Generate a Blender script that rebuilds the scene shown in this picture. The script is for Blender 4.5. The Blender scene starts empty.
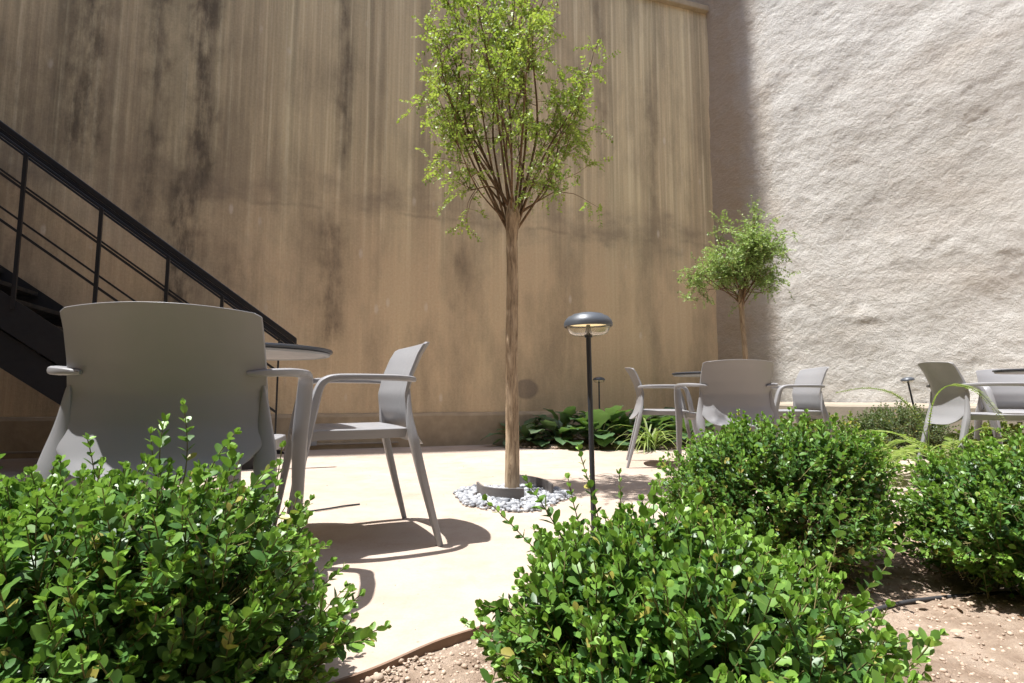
import bpy, bmesh, math, random
import numpy as np
from mathutils import Vector, Matrix, noise as mn
R = math.radians
random.seed(7); rng = np.random.default_rng(11)
scene = bpy.context.scene
C = scene.collection

# ------------------------------------------------------------------ helpers
def tag(o, label=None, cat=None, group=None, kind=None):
    if label: o['label'] = label
    if cat: o['category'] = cat
    if group: o['group'] = group
    if kind: o['kind'] = kind
    return o

def empty(name, loc, rz=0, label=None, cat=None, group=None):
    o = bpy.data.objects.new(name, None); C.objects.link(o)
    o.empty_display_size = .1
    o.location = loc; o.rotation_euler = (0, 0, rz)
    return tag(o, label, cat, group)

def link_mesh(name, me, mat, parent=None, smooth=True):
    if mat is not None: me.materials.append(mat)
    if smooth:
        me.polygons.foreach_set('use_smooth', [True]*len(me.polygons))
    o = bpy.data.objects.new(name, me); C.objects.link(o)
    if parent: o.parent = parent
    return o

def bm_obj(name, bm, mat, parent=None, smooth=True, bevel=0, sharp=40):
    bmesh.ops.recalc_face_normals(bm, faces=bm.faces)
    me = bpy.data.meshes.new(name); bm.to_mesh(me); bm.free()
    o = link_mesh(name, me, mat, parent, smooth)
    if smooth:
        try: me.set_sharp_from_angle(angle=R(sharp))
        except Exception: pass
    if bevel:
        m = o.modifiers.new('bevel', 'BEVEL'); m.width = bevel; m.segments = 2; m.limit_method = 'ANGLE'
    return o

def copy_tree(o, parent=None):
    c = o.copy(); C.objects.link(c)
    if parent: c.parent = parent
    for ch in list(o.children): copy_tree(ch, c)
    return c

def box(bm, c, s, rz=0, M=None):
    r = bmesh.ops.create_cube(bm, size=1)
    T = Matrix.Translation(c) @ Matrix.Rotation(rz, 4, 'Z') @ Matrix.Diagonal((s[0], s[1], s[2], 1))
    if M is not None: T = M @ T
    bmesh.ops.transform(bm, matrix=T, verts=r['verts'])

def smooth_path(pts, n=6):
    P = [Vector(p) for p in pts]; out = []
    for i in range(len(P)-1):
        p0 = P[max(i-1, 0)]; p1 = P[i]; p2 = P[i+1]; p3 = P[min(i+2, len(P)-1)]
        for k in range(n):
            t = k/n
            out.append(.5*((2*p1)+(-p0+p2)*t+(2*p0-5*p1+4*p2-p3)*t*t+(-p0+3*p1-3*p2+p3)*t**3))
    out.append(P[-1]); return out

def interp(vals, n):
    out = []
    for i in range(len(vals)-1):
        for k in range(n):
            t = k/n; a = vals[i]; b = vals[i+1]
            out.append(tuple(a[j]*(1-t)+b[j]*t for j in range(len(a))) if isinstance(a, tuple) else a*(1-t)+b*t)
    out.append(vals[-1]); return out

def sweep(bm, pts, rad, segs=10, ref=(0, 0, 1), sq=2.0, cap=True):
    """rad: list of radius or (a along ref-cross, b along ref)"""
    pts = [Vector(p) for p in pts]; n = len(pts); ref = Vector(ref); rings = []
    for i, p in enumerate(pts):
        t = (pts[min(i+1, n-1)]-pts[max(i-1, 0)]).normalized()
        a = t.cross(ref)
        if a.length < 1e-3: a = t.orthogonal()
        a.normalize(); b = a.cross(t).normalized()
        r = rad[i] if isinstance(rad, (list, tuple)) and not isinstance(rad, float) else rad
        ra, rb = r if isinstance(r, tuple) else (r, r)
        ring = []
        for k in range(segs):
            th = 2*math.pi*k/segs; c, s = math.cos(th), math.sin(th)
            c2 = math.copysign(abs(c)**(2/sq), c); s2 = math.copysign(abs(s)**(2/sq), s)
            ring.append(bm.verts.new(p+a*ra*c2+b*rb*s2))
        rings.append(ring)
    for i in range(n-1):
        for k in range(segs):
            bm.faces.new((rings[i][k], rings[i][(k+1) % segs], rings[i+1][(k+1) % segs], rings[i+1][k]))
    if cap:
        bm.faces.new(rings[0]); bm.faces.new(rings[-1])

def lathe(bm, prof, segs=32, c=(0, 0, 0)):
    rings = []
    for r, z in prof:
        if r < 1e-5: rings.append([bm.verts.new((c[0], c[1], c[2]+z))])
        else: rings.append([bm.verts.new((c[0]+r*math.cos(2*math.pi*k/segs), c[1]+r*math.sin(2*math.pi*k/segs), c[2]+z)) for k in range(segs)])
    for A, B in zip(rings, rings[1:]):
        for k in range(segs):
            k2 = (k+1) % segs
            if len(A) == 1 and len(B) == 1: continue
            if len(A) == 1: bm.faces.new((A[0], B[k], B[k2]))
            elif len(B) == 1: bm.faces.new((A[k], A[k2], B[0]))
            else: bm.faces.new((A[k], A[k2], B[k2], B[k]))

# ------------------------------------------------------------------ materials
class NT:
    def __init__(s, name):
        s.m = bpy.data.materials.new(name); s.m.use_nodes = True
        s.t = s.m.node_tree; s.n = s.t.nodes; s.p = s.n['Principled BSDF']; s.out = s.n['Material Output']
    def new(s, typ, **kw):
        n = s.n.new(typ)
        for k, v in kw.items():
            if k.startswith('_'): n.inputs[k[1:].replace('_', ' ')].default_value = v
            else: setattr(n, k, v)
        return n
    def l(s, a, b): s.t.links.new(a, b)
    def set(s, **kw):
        for k, v in kw.items(): s.p.inputs[k.replace('_', ' ')].default_value = v
    def coord(s, scale=(1, 1, 1), loc=(0, 0, 0), out='Object'):
        tc = s.new('ShaderNodeTexCoord'); mp = s.new('ShaderNodeMapping')
        mp.inputs['Scale'].default_value = scale; mp.inputs['Location'].default_value = loc
        s.l(tc.outputs[out], mp.inputs[0]); return mp.outputs[0]
    def noise(s, vec, scale, detail=4, rough=.55, dist=0):
        n = s.new('ShaderNodeTexNoise'); n.inputs['Scale'].default_value = scale; n.inputs['Detail'].default_value = detail
        n.inputs['Roughness'].default_value = rough; n.inputs['Distortion'].default_value = dist
        s.l(vec, n.inputs['Vector']); return n.outputs['Fac']
    def ramp(s, fac, stops, interp='LINEAR'):
        r = s.new('ShaderNodeValToRGB'); r.color_ramp.interpolation = interp
        el = r.color_ramp.elements
        while len(el) < len(stops): el.new(.5)
        for e, (p, c) in zip(el, stops):
            e.position = p; e.color = (*c, 1) if not isinstance(c, (int, float)) else (c, c, c, 1)
        s.l(fac, r.inputs[0]); return r.outputs[0]
    def mix(s, fac, a, b, mode='MIX'):
        m = s.new('ShaderNodeMix'); m.data_type = 'RGBA'; m.blend_type = mode
        for inp, v in ((m.inputs[0], fac), (m.inputs[6], a), (m.inputs[7], b)):
            if hasattr(v, 'is_output'): s.l(v, inp)
            elif isinstance(v, (int, float)): inp.default_value = v
            else: inp.default_value = (*v, 1)
        return m.outputs[2]
    def math(s, op, a, b=0, c=0, clamp=False):
        m = s.new('ShaderNodeMath'); m.operation = op; m.use_clamp = clamp
        for i, v in enumerate((a, b, c)):
            if hasattr(v, 'is_output'): s.l(v, m.inputs[i])
            else: m.inputs[i].default_value = v
        return m.outputs[0]
    def bump(s, h, strength=.4, dist=.01, normal=None):
        b = s.new('ShaderNodeBump'); b.inputs['Strength'].default_value = strength; b.inputs['Distance'].default_value = dist
        s.l(h, b.inputs['Height'])
        if normal is not None: s.l(normal, b.inputs['Normal'])
        return b.outputs[0]
    def color(s, c): s.l(c, s.p.inputs['Base Color'])
    def normal(s, n): s.l(n, s.p.inputs['Normal'])

def simple(name, col, rough=.5, metal=0, spec=.5, var=.0, bump=0, bscale=60):
    t = NT(name); t.set(Base_Color=(*col, 1), Roughness=rough, Metallic=metal)
    t.p.inputs['Specular IOR Level'].default_value = spec
    v = t.coord()
    if var:
        f = t.noise(v, 9, 5)
        t.color(t.mix(f, tuple(c*(1-var) for c in col), tuple(min(1, c*(1+var)) for c in col)))
        t.l(t.ramp(t.noise(v, 23, 4), [(.3, max(0, rough-.08)), (.7, min(1, rough+.12))]), t.p.inputs['Roughness'])
    if bump: t.normal(t.bump(t.noise(v, bscale, 3), bump, .004))
    return t.m

def gauss(t, x, x0, w):          # bump function exp(-((x-x0)/w)^2)
    d = t.math('DIVIDE', t.math('SUBTRACT', x, x0), w)
    return t.math('POWER', 2.718, t.math('MULTIPLY', t.math('MULTIPLY', d, d), -1))

def mat_back_wall():
    t = NT('aged_concrete'); t.set(Roughness=.9)
    t.p.inputs['Specular IOR Level'].default_value = .2
    tc = t.new('ShaderNodeTexCoord'); sx = t.new('ShaderNodeSeparateXYZ'); t.l(tc.outputs['Object'], sx.inputs[0])
    x, z = sx.outputs[0], sx.outputs[2]
    # wobble x a little
    wob = t.math('MULTIPLY', t.math('SUBTRACT', t.noise(t.coord((1.2, 1, 1.6)), 1.5, 5, .6), .5), .35)
    xw = t.math('ADD', x, wob)
    wob2 = t.math('MULTIPLY', t.math('SUBTRACT', t.noise(t.coord((3, 3, 3)), 1.3, 4), .5), .9)
    zw = t.math('ADD', z, wob2)
    base = t.ramp(t.noise(t.coord((.6, .6, .6)), .8, 5, .6), [(.3, (.50, .40, .235)), (.5, (.60, .485, .295)), (.72, (.68, .55, .34))])
    tz = t.math('ADD', t.math('MULTIPLY', zw, .9), -1.9, clamp=True)
    base = t.mix(.45, base, t.mix(tz, (.74, .53, .34), (.72, .585, .375)))
    # vertical run-off streaks: wide and narrow
    s1 = t.noise(t.coord((5.2, 1, .10)), 1.0, 3, .6)
    s2 = t.noise(t.coord((17, 1, .22)), 1.0, 4, .62)
    s3 = t.noise(t.coord((2.1, 1, .07), (4.3, 0, 0)), 1.0, 2, .5)
    s4 = t.noise(t.coord((44, 1, .6)), 1.0, 3, .6)
    upper = t.math('MULTIPLY', t.math('ADD', t.math('MULTIPLY', zw, .75), -1.45, clamp=True), 1.0)   # 0 below about 2 m, 1 above 3.3 m
    up2 = t.math('ADD', t.math('MULTIPLY', upper, .78), .22)
    dark1 = t.math('MULTIPLY', t.ramp(s1, [(.34, 1.), (.52, 0.)]), up2)
    dark2 = t.math('MULTIPLY', t.ramp(s2, [(.36, 1.), (.56, 0.)]), up2)
    lite = t.math('MULTIPLY', t.ramp(s2, [(.53, 0.), (.66, 1.)]), up2)
    lite2 = t.math('MULTIPLY', t.ramp(s3, [(.45, 0.), (.62, 1.)]), up2)
    c = t.mix(t.math('MULTIPLY', lite2, .6), base, (.80, .68, .42))
    c = t.mix(t.math('MULTIPLY', dark1, .62), c, (.30, .25, .16))
    c = t.mix(t.math('MULTIPLY', dark2, .35), c, (.33, .26, .18))
    c = t.mix(t.math('MULTIPLY', lite, .65), c, (.86, .75, .50))
    c = t.mix(t.math('MULTIPLY', t.ramp(s4, [(.55, 0.), (.7, 1.)]), t.math('MULTIPLY', up2, .25)), c, (.8, .69, .5))
    # cloudy plaster below the joint
    cl = t.noise(t.coord((1, 1, 1)), 2.3, 6, .62)
    low = t.math('SUBTRACT', 1, upper)
    c = t.mix(t.math('MULTIPLY', t.ramp(cl, [(.35, 0.), (.65, 1.)]), t.math('MULTIPLY', low, .35)), c, (.68, .50, .32))
    # pour joint band near z = 2.6
    b = t.math('MULTIPLY', gauss(t, zw, 2.72, .22), t.ramp(t.noise(t.coord((1, 1, 2), (3, 0, 0)), 1.1, 4), [(.4, 0.), (.62, 1.)]))
    c = t.mix(t.math('MULTIPLY', b, .6), c, (.23, .185, .14))
    mid = t.noise(t.coord((1.0, 1, .33), (7, 0, 0)), 1.6, 5, .62)
    c = t.mix(t.ramp(mid, [(.36, .5), (.52, 0.)]), c, (.26, .21, .145))
    # big old stains (positions along the wall in metres from the corner, x negative to the left)
    grit = t.math('MULTIPLY', t.math('SUBTRACT', t.noise(t.coord((2.2, 1, .8)), 9, 6, .72), .5), .9)
    rag = t.ramp(t.noise(t.coord((3.2, 1, 1.1)), 2.2, 5, .65), [(.32, .25), (.6, 1.)])
    for x0, w, z0, z1, k in STAINS:
        g = gauss(t, xw, x0, w*1.35)
        m1 = t.math('MULTIPLY', t.math('SUBTRACT', zw, z0), 2.2, clamp=True)
        m2 = t.math('MULTIPLY', t.math('SUBTRACT', z1, zw), 2.2, clamp=True)
        f = t.math('MULTIPLY', t.math('MULTIPLY', g, t.math('MULTIPLY', m1, m2)), t.math('MULTIPLY', rag, k), clamp=True)
        f = t.math('ADD', t.math('MULTIPLY', f, .78), t.math('MULTIPLY', t.ramp(t.math('ADD', f, grit), [(.50, 0.), (.85, 1.)]), .13*k), clamp=True)
        c = t.mix(f, c, (.125, .10, .072))
    # thin irregular joint line 
    jl = t.math('ABSOLUTE', t.math('SUBTRACT', t.math('ADD', z, t.math('MULTIPLY', t.math('SUBTRACT', t.noise(t.coord((.8, 1, .1)), 1.6, 6, .7), .5), .28)), 2.62))
    brk = t.ramp(t.noise(t.coord((1, 1, .3), (9, 0, 0)), 1.3, 3), [(.47, 0.), (.58, 1.)])
    c = t.mix(t.math('MULTIPLY', t.ramp(jl, [(.004, .25), (.03, 0.)]), brk), c, (.16, .13, .10))
    # round damp patch near the tree
    px = t.math('SUBTRACT', t.math('ADD', x, t.math('MULTIPLY', wob, .5)), PATCH[0]); pz = t.math('SUBTRACT', z, PATCH[1])
    d = t.math('SQRT', t.math('ADD', t.math('MULTIPLY', px, px), t.math('MULTIPLY', t.math('MULTIPLY', pz, pz), 1.3)))
    c = t.mix(t.ramp(d, [(.12, .6), (.15, 0.)]), c, (.17, .14, .12))
    # pale chips and scratches
    vo = t.new('ShaderNodeTexVoronoi'); vo.inputs['Scale'].default_value = 1.0; t.l(t.coord((4.5, 4.5, 1.9)), vo.inputs['Vector'])
    chip = t.math('MULTIPLY', t.ramp(vo.outputs['Distance'], [(.05, 1.), (.13, 0.)]), t.ramp(t.noise(t.coord(), 1.6, 2), [(.46, 0.), (.56, 1.)]))
    c = t.mix(t.math('MULTIPLY', chip, .5), c, (.78, .70, .57))
    # greenish grime low left
    fine = t.noise(t.coord(), 42, 4, .7)
    c = t.mix(.35, c, t.ramp(fine, [(.3, .35), (.7, .65)]), 'OVERLAY')
    t.color(c)
    h = t.math('ADD', t.math('MULTIPLY', s2, .8), t.math('ADD', t.math('MULTIPLY', fine, .25), t.math('MULTIPLY', cl, .7)))
    t.normal(t.bump(h, .45, .018))
    return t.m

def mat_stucco():
    t = NT('rough_render'); t.set(Roughness=.95); t.p.inputs['Specular IOR Level'].default_value = .15
    v = t.coord()
    big = t.noise(t.coord((1, 1, 1)), .55, 5, .55)
    c = t.ramp(big, [(.3, (.48, .455, .415)), (.5, (.59, .565, .525)), (.7, (.66, .64, .60))])
    d = t.noise(t.coord((.5, 1, 1.2), (2, 0, 0)), 1.7, 6, .65)
    c = t.mix(t.ramp(d, [(.5, 0.), (.72, .55)]), c, (.47, .41, .35))
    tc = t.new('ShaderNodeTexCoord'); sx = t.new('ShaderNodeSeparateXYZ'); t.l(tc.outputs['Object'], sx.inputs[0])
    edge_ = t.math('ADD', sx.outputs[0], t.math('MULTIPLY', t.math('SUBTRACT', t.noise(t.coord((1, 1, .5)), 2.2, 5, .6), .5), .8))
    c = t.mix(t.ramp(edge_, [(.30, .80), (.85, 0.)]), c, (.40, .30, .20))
    gr = t.noise(t.coord((.8, 1, 1.1), (5, 0, 1)), 3.4, 7, .7)
    c = t.mix(t.ramp(gr, [(.52, 0.), (.68, .4)]), c, (.46, .42, .36))
    f = t.noise(v, 30, 6, .7)
    c = t.mix(.25, c, t.ramp(f, [(.3, .38), (.7, .62)]), 'OVERLAY')
    t.color(c)
    ms = t.noise(t.coord((1, 1, 1.15)), 40, 8, .78, 0)
    vo = t.new('ShaderNodeTexVoronoi'); vo.feature = 'SMOOTH_F1'; vo.inputs['Scale'].default_value = 34; t.l(v, vo.inputs['Vector'])
    h = t.math('ADD', t.math('MULTIPLY', ms, 1.0), t.math('MULTIPLY', vo.outputs['Distance'], .25))
    n1 = t.bump(t.noise(t.coord((.9, 1, 1.2)), 7, 6, .7), .35, .03)
    t.normal(t.bump(h, .8, .022, n1))
    return t.m

def mat_paving():
    t = NT('pale_screed'); t.set(Roughness=.85); t.p.inputs['Specular IOR Level'].default_value = .25
    v = t.coord()
    c = t.ramp(t.noise(v, 1.4, 6, .6), [(.3, (.40, .32, .26)), (.55, (.455, .375, .31)), (.75, (.51, .43, .365))])
    c = t.mix(t.ramp(t.noise(v, 7, 6, .7), [(.45, 0.), (.75, .45)]), c, (.33, .23, .16))
    c = t.mix(t.ramp(t.noise(v, 2.6, 7, .72), [(.56, 0.), (.64, .35)]), c, (.32, .24, .17))
    sp = t.new('ShaderNodeTexVoronoi'); sp.inputs['Scale'].default_value = 26; t.l(v, sp.inputs['Vector'])
    spk = t.math('MULTIPLY', t.ramp(sp.outputs['Distance'], [(.06, 1.), (.12, 0.)]), t.ramp(t.noise(v, 3, 2), [(.5, 0.), (.6, 1.)]))
    c = t.mix(t.math('MULTIPLY', spk, .6), c, (.24, .16, .10))
    f = t.noise(v, 120, 4, .7)
    c = t.mix(.3, c, t.ramp(f, [(.3, .4), (.7, .6)]), 'OVERLAY')
    t.color(c); t.normal(t.bump(t.math('ADD', f, t.noise(v, 14, 4)), .35, .004))
    return t.m

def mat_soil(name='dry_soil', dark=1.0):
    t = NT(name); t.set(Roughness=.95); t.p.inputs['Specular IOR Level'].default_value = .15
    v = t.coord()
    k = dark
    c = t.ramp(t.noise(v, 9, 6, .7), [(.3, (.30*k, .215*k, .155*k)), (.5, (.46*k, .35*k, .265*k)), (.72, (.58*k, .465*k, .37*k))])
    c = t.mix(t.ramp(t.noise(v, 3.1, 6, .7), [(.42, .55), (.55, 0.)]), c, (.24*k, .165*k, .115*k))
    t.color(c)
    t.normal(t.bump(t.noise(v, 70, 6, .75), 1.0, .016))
    return t.m

def mat_pebble(name, a, b):
    t = NT(name); t.set(Roughness=.75)
    g = t.new('ShaderNodeNewGeometry')
    c = t.ramp(g.outputs['Random Per Island'], [(0, a), (1, b)])
    c = t.mix(.4, c, t.ramp(t.noise(t.coord(), 60, 4), [(.3, .35), (.7, .65)]), 'OVERLAY')
    t.color(c); t.normal(t.bump(t.noise(t.coord(), 90, 3), .4, .003))
    return t.m

def mat_leaf(name, dark, mid, tip, gloss=.35, trans=.35, tcol=(.25, .45, .04)):
    t = NT(name); t.set(Roughness=gloss)
    t.p.inputs['Specular IOR Level'].default_value = .5
    g = t.new('ShaderNodeNewGeometry'); at = t.new('ShaderNodeAttribute'); at.attribute_name = 'tint'
    c = t.mix(g.outputs['Random Per Island'], dark, mid)
    c = t.mix(at.outputs['Fac'], c, tip)
    c = t.mix(t.ramp(g.outputs['Random Per Island'], [(.975, 0.), (.98, .8)]), c, (.42, .34, .08))
    c = t.mix(.35, c, t.ramp(t.noise(t.coord(), 55, 3), [(.3, .38), (.7, .62)]), 'OVERLAY')
    t.color(c)
    tr = t.new('ShaderNodeBsdfTranslucent')
    t.l(t.mix(.55, c, tcol), tr.inputs['Color'])
    ms = t.new('ShaderNodeMixShader'); ms.inputs[0].default_value = trans
    t.l(t.p.outputs[0], ms.inputs[1]); t.l(tr.outputs[0], ms.inputs[2]); t.l(ms.outputs[0], t.out.inputs[0])
    return t.m

def mat_bark(name, a, b, sc=(22, 22, 3.5)):
    t = NT(name); t.set(Roughness=.9); t.p.inputs['Specular IOR Level'].default_value = .2
    v = t.coord(sc)
    f = t.noise(v, 2.2, 6, .7, .5)
    c = t.ramp(f, [(.35, a), (.62, b)])
    t.color(c); t.normal(t.bump(f, .9, .008))
    return t.m

# wall frame: corner of the court, wall directions
COR = Vector((2.83, 7.42, 0))
WA = math.atan2(.309, .951)            # back wall direction
W = Vector((math.cos(WA), math.sin(WA), 0)); WN = Vector((-W.y, W.x, 0))   # WN points behind the wall
VA = R(-45); V = Vector((math.cos(VA), math.sin(VA), 0)); VN = Vector((-V.y, V.x, 0))
# x along the wall from the corner (negative to the left); x0,width,zlow,zhigh,strength
STAINS = [(-6.50, .15, .8, 3.1, 1.05), (-6.40, .14, 2.4, 6.8, 1.05), (-6.82, .13, 2.0, 6.8, .85), (-6.02, .20, 1.35, 2.2, .75), (-7.42, .20, 2.6, 6.8, .95),
          (-7.95, .35, 1.0, 4.2, .6), (-5.05, .15, .8, 2.7, .8), (-4.97, .075, 3.0, 6.8, .85), (-3.57, .11, 1.6, 2.5, .75), (-3.25, .10, 2.9, 6.8, .65),
          (-.98, .06, 2.6, 5.2, .6), (-1.75, .06, 3.3, 6.6, .55)]
PATCH = (-2.79, .64)

M = {}
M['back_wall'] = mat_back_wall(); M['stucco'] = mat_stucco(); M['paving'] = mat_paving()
M['soil'] = mat_soil(); M['darksoil'] = mat_soil('back_bed_soil', .6)  # back bed gets the same soil mix in darker tones
M['plinth'] = simple('plinth_concrete', (.40, .315, .21), .9, spec=.2, var=.35, bump=.5, bscale=25)
M['plinth_pale'] = simple('pale_plinth', (.33, .285, .225), .9, spec=.2, var=.15, bump=.5, bscale=40)
M['coping'] = simple('coping_stone', (.42, .34, .23), .9, spec=.2, var=.3, bump=.5, bscale=30)
M['house'] = simple('house_render', (.38, .31, .23), .9, spec=.2, var=.2, bump=.4, bscale=18)
M['plastic'] = simple('grey_plastic', (.275, .275, .285), .36, spec=.4, var=.03, bump=.06, bscale=500)
M['tabletop'] = simple('dark_tabletop', (.05, .055, .065), .35, var=.1)
M['tablemetal'] = simple('table_metal', (.33, .33, .33), .45, var=.06)
M['black'] = simple('black_paint', (.014, .015, .018), .30, spec=.5)
M['stair'] = simple('stair_steel', (.014, .014, .015), .55, spec=.4, var=.4, bump=.2, bscale=80)
M['lampcap'] = simple('lamp_metal', (.085, .095, .11), .42, metal=.2, var=.15)
M['lamppole'] = simple('lamp_pole_paint', (.03, .033, .04), .4, var=.2)
M['rubber'] = simple('black_rubber', (.035, .035, .038), .7, var=.3, bump=.3)
M['edging'] = simple('corten_strip', (.20, .125, .085), .8, var=.3, bump=.3)
M['lawnedge'] = simple('grey_strip', (.12, .11, .105), .6, var=.3, bump=.3)
M['pebble'] = mat_pebble('marble_pebble', (.17, .18, .20), (.52, .53, .55))
M['gravel'] = mat_pebble('brown_gravel', (.28, .20, .145), (.58, .46, .36))
M['box'] = mat_leaf('boxwood_leaf', (.030, .090, .022), (.085, .200, .045), (.27, .46, .07), .42, .28)
M['ball'] = mat_leaf('ball_shrub_leaf', (.055, .085, .035), (.10, .14, .06), (.19, .23, .09), .5, .2)
M['treeleaf'] = mat_leaf('tree_leaflet', (.14, .24, .04), (.25, .39, .07), (.44, .54, .12), .48, .36, (.42, .55, .05))
M['treeleaf2'] = mat_leaf('round_tree_leaflet', (.17, .26, .07), (.28, .40, .13), (.44, .56, .21), .5, .42, (.25, .4, .05))
M['bigleaf'] = mat_leaf('broad_leaf', (.035, .085, .034), (.08, .15, .065), (.24, .33, .20), .38, .22)
M['strap'] = mat_leaf('strap_leaf', (.12, .18, .04), (.20, .27, .07), (.34, .38, .13), .45, .35)
M['fern'] = mat_leaf('fern_leaf', (.09, .15, .03), (.17, .24, .05), (.30, .36, .10), .45, .35)
M['ground'] = mat_leaf('groundcover_leaf', (.07, .11, .02), (.16, .22, .04), (.32, .34, .08), .45, .3)
M['twig'] = mat_bark('twig_bark', (.10, .10, .04), (.22, .19, .08))
M['bark'] = mat_bark('tree_bark', (.19, .135, .085), (.50, .385, .26))
M['limb'] = mat_bark('limb_bark', (.09, .055, .035), (.25, .16, .09), (30, 30, 8))
M['deadleaf'] = mat_leaf('dead_leaf', (.20, .11, .06), (.35, .22, .13), (.5, .4, .3), .7, .2, (.3, .2, .1))

# glass + warm lamp element
t = NT('lamp_glass'); t.set(Base_Color=(.95, .93, .88, 1), Roughness=.08, IOR=1.45)
t.p.inputs['Transmission Weight'].default_value = .95; M['glass'] = t.m
t = NT('lamp_reflector'); t.set(Base_Color=(.85, .78, .62, 1), Roughness=.3)
t.p.inputs['Emission Color'].default_value = (1, .74, .38, 1); t.p.inputs['Emission Strength'].default_value = .55; M['glow'] = t.m

# ------------------------------------------------------------------ ground
bm = bmesh.new(); bmesh.ops.create_grid(bm, x_segments=8, y_segments=8, size=150)
g = bm_obj('ground', bm, M['soil'], smooth=False); g.location.z = -.045
tag(g, kind='structure')

# edge of the paving (steel strip line), world x,y
EDGE = [(-6, 1.35), (-3, 1.2), (-1.6, 1.1), (-.9, 1.03), (-.50, 1.09), (-.324, 1.19), (-.17, 1.353), (.02, 1.50), (.27, 1.70), (.45, 1.95), (.62, 2.35), (.95, 2.62), (1.5, 2.72), (2.3, 2.55), (3.0, 2.4), (4.2, 2.5), (6, 3)]
edge = [Vector((x, y, 0)) for x, y in EDGE]; es = smooth_path(edge, 8)
BEDBACK = [(7.2, 3.6), (5.4, 4.55), (4.6, 5.15), (3.7, 5.5), (2.9, 5.55), (2.1, 5.75), (1.2, 5.8), (.5, 5.82), (.05, 5.95), (-.05, 6.25), (0.05, 6.6)]
bb = smooth_path([Vector((x, y, 0)) for x, y in BEDBACK], 6)
def poly_sheet(name, pts, mat, z, kind='structure'):
    bm = bmesh.new(); f = bm.faces.new([bm.verts.new((p[0], p[1], z)) for p in pts])
    bmesh.ops.triangulate(bm, faces=[f])
    o = bm_obj(name, bm, mat, smooth=False); return tag(o, kind=kind)
far_left = COR-W*14.0
patio = list(es)+[Vector((7.2, 3.3, 0))]+list(bb)+[COR-W*2.9+WN*.1, far_left+WN*.1, Vector((-11, 1.3, 0))]
poly_sheet('patio_paving', patio, M['paving'], 0.0)

# front planting bed: lumpy soil
bm = bmesh.new(); nx, ny = 240, 130; grid = {}
x0, x1, y0, y1 = -2.6, 4.6, .3, 3.0
def edge_y(x):
    for a, b in zip(es, es[1:]):
        if a.x <= x <= b.x: return a.y+(b.y-a.y)*(x-a.x)/(b.x-a.x+1e-9)
    return 1.0
EY = {i: edge_y(x0+(x1-x0)*i/nx) for i in range(nx+1)}
for i in range(nx+1):
    for j in range(ny+1):
        x = x0+(x1-x0)*i/nx; ye = EY[i]-.006; y = y0+(ye-y0)*j/ny
        p = Vector((x*4, y*4, 0))
        h = .018*mn.noise(p*.8)+.010*mn.noise(p*2.5)+.007*mn.noise(p*7)+.004*mn.noise(p*19)
        d = ye-y
        h += .005*mn.noise(p*11)+.0045*mn.noise(p*29)
        z = -.011+h*min(1, .3+d*5)-.004*math.exp(-d*12)
        grid[i, j] = bm.verts.new((x, y, z))
for i in range(nx):
    for j in range(ny): bm.faces.new((grid[i, j], grid[i+1, j], grid[i+1, j+1], grid[i, j+1]))
tag(bm_obj('planting_bed', bm, M['soil'], sharp=180), kind='structure')

# back bed soil sheet, slightly lumpy fan between BEDBACK and the walls
bm = bmesh.new(); n = len(bb); rows = []
far = []
for i, p in enumerate(bb):
    tt = i/(n-1)
    if tt < .55: q = COR+V*(6.6*(1-tt/.55)); 
    else: q = COR-W*(2.9*(tt-.55)/.45)
    far.append(q)
for i, p in enumerate(bb):
    row = []
    for j in range(25):
        q = p.lerp(far[i], j/24); 
        row.append(bm.verts.new((q.x, q.y, .006+.035*min(1, j/3)+.022*mn.noise(q*5)*min(1, j/2))))
    rows.append(row)
for a, b in zip(rows, rows[1:]):
    for j in range(24): bm.faces.new((a[j], b[j], b[j+1], a[j+1]))
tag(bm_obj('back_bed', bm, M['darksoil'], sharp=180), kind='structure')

# steel strip
bm = bmesh.new(); N = len(es); quad = []
for i, p in enumerate(es):
    tdir = (es[min(i+1, N-1)]-es[max(i-1, 0)]).normalized(); nn = Vector((tdir.y, -tdir.x, 0))
    zt = .004+.003*mn.noise(p*3)
    a = p+nn*.001; b = p+nn*.009
    quad.append([bm.verts.new((a.x, a.y, -.06)), bm.verts.new((a.x, a.y, zt)), bm.verts.new((b.x, b.y, zt)), bm.verts.new((b.x, b.y, -.06))])
for a, b in zip(quad, quad[1:]):
    for k in range(3): bm.faces.new((a[k], a[k+1], b[k+1], b[k]))
o = bm_obj('edging_strip', bm, M['edging'], smooth=False)
tag(o, 'long thin rusty metal strip between the pale paving and the soil bed in front', 'edging')

# ------------------------------------------------------------------ stones
def stone_template():
    bm = bmesh.new(); bmesh.ops.create_icosphere(bm, subdivisions=1, radius=1)
    v = np.array([tuple(x.co) for x in bm.verts]); f = np.array([[q.index for q in p.verts] for p in bm.faces]); bm.free()
    return v, f
SV, SF = stone_template()
def stones(name, centers, sizes, mat, parent=None, smooth=True):
    n = len(centers); V_ = []; F_ = []
    for i in range(n):
        s = sizes[i]; v = SV*(1+rng.uniform(-.22, .22, (len(SV), 1)))*np.array([1, rng.uniform(.6, 1), rng.uniform(.45, .8)])*s
        a = rng.uniform(0, 6.28); b = rng.uniform(-.5, .5)
        Rz = np.array([[math.cos(a), -math.sin(a), 0], [math.sin(a), math.cos(a), 0], [0, 0, 1]])
        Rx = np.array([[1, 0, 0], [0, math.cos(b), -math.sin(b)], [0, math.sin(b), math.cos(b)]])
        V_.append(v@Rx.T@Rz.T+centers[i]); F_.append(SF+i*len(SV))
    return fast_mesh(name, np.vstack(V_), np.vstack(F_), mat, parent, smooth=smooth)

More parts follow.
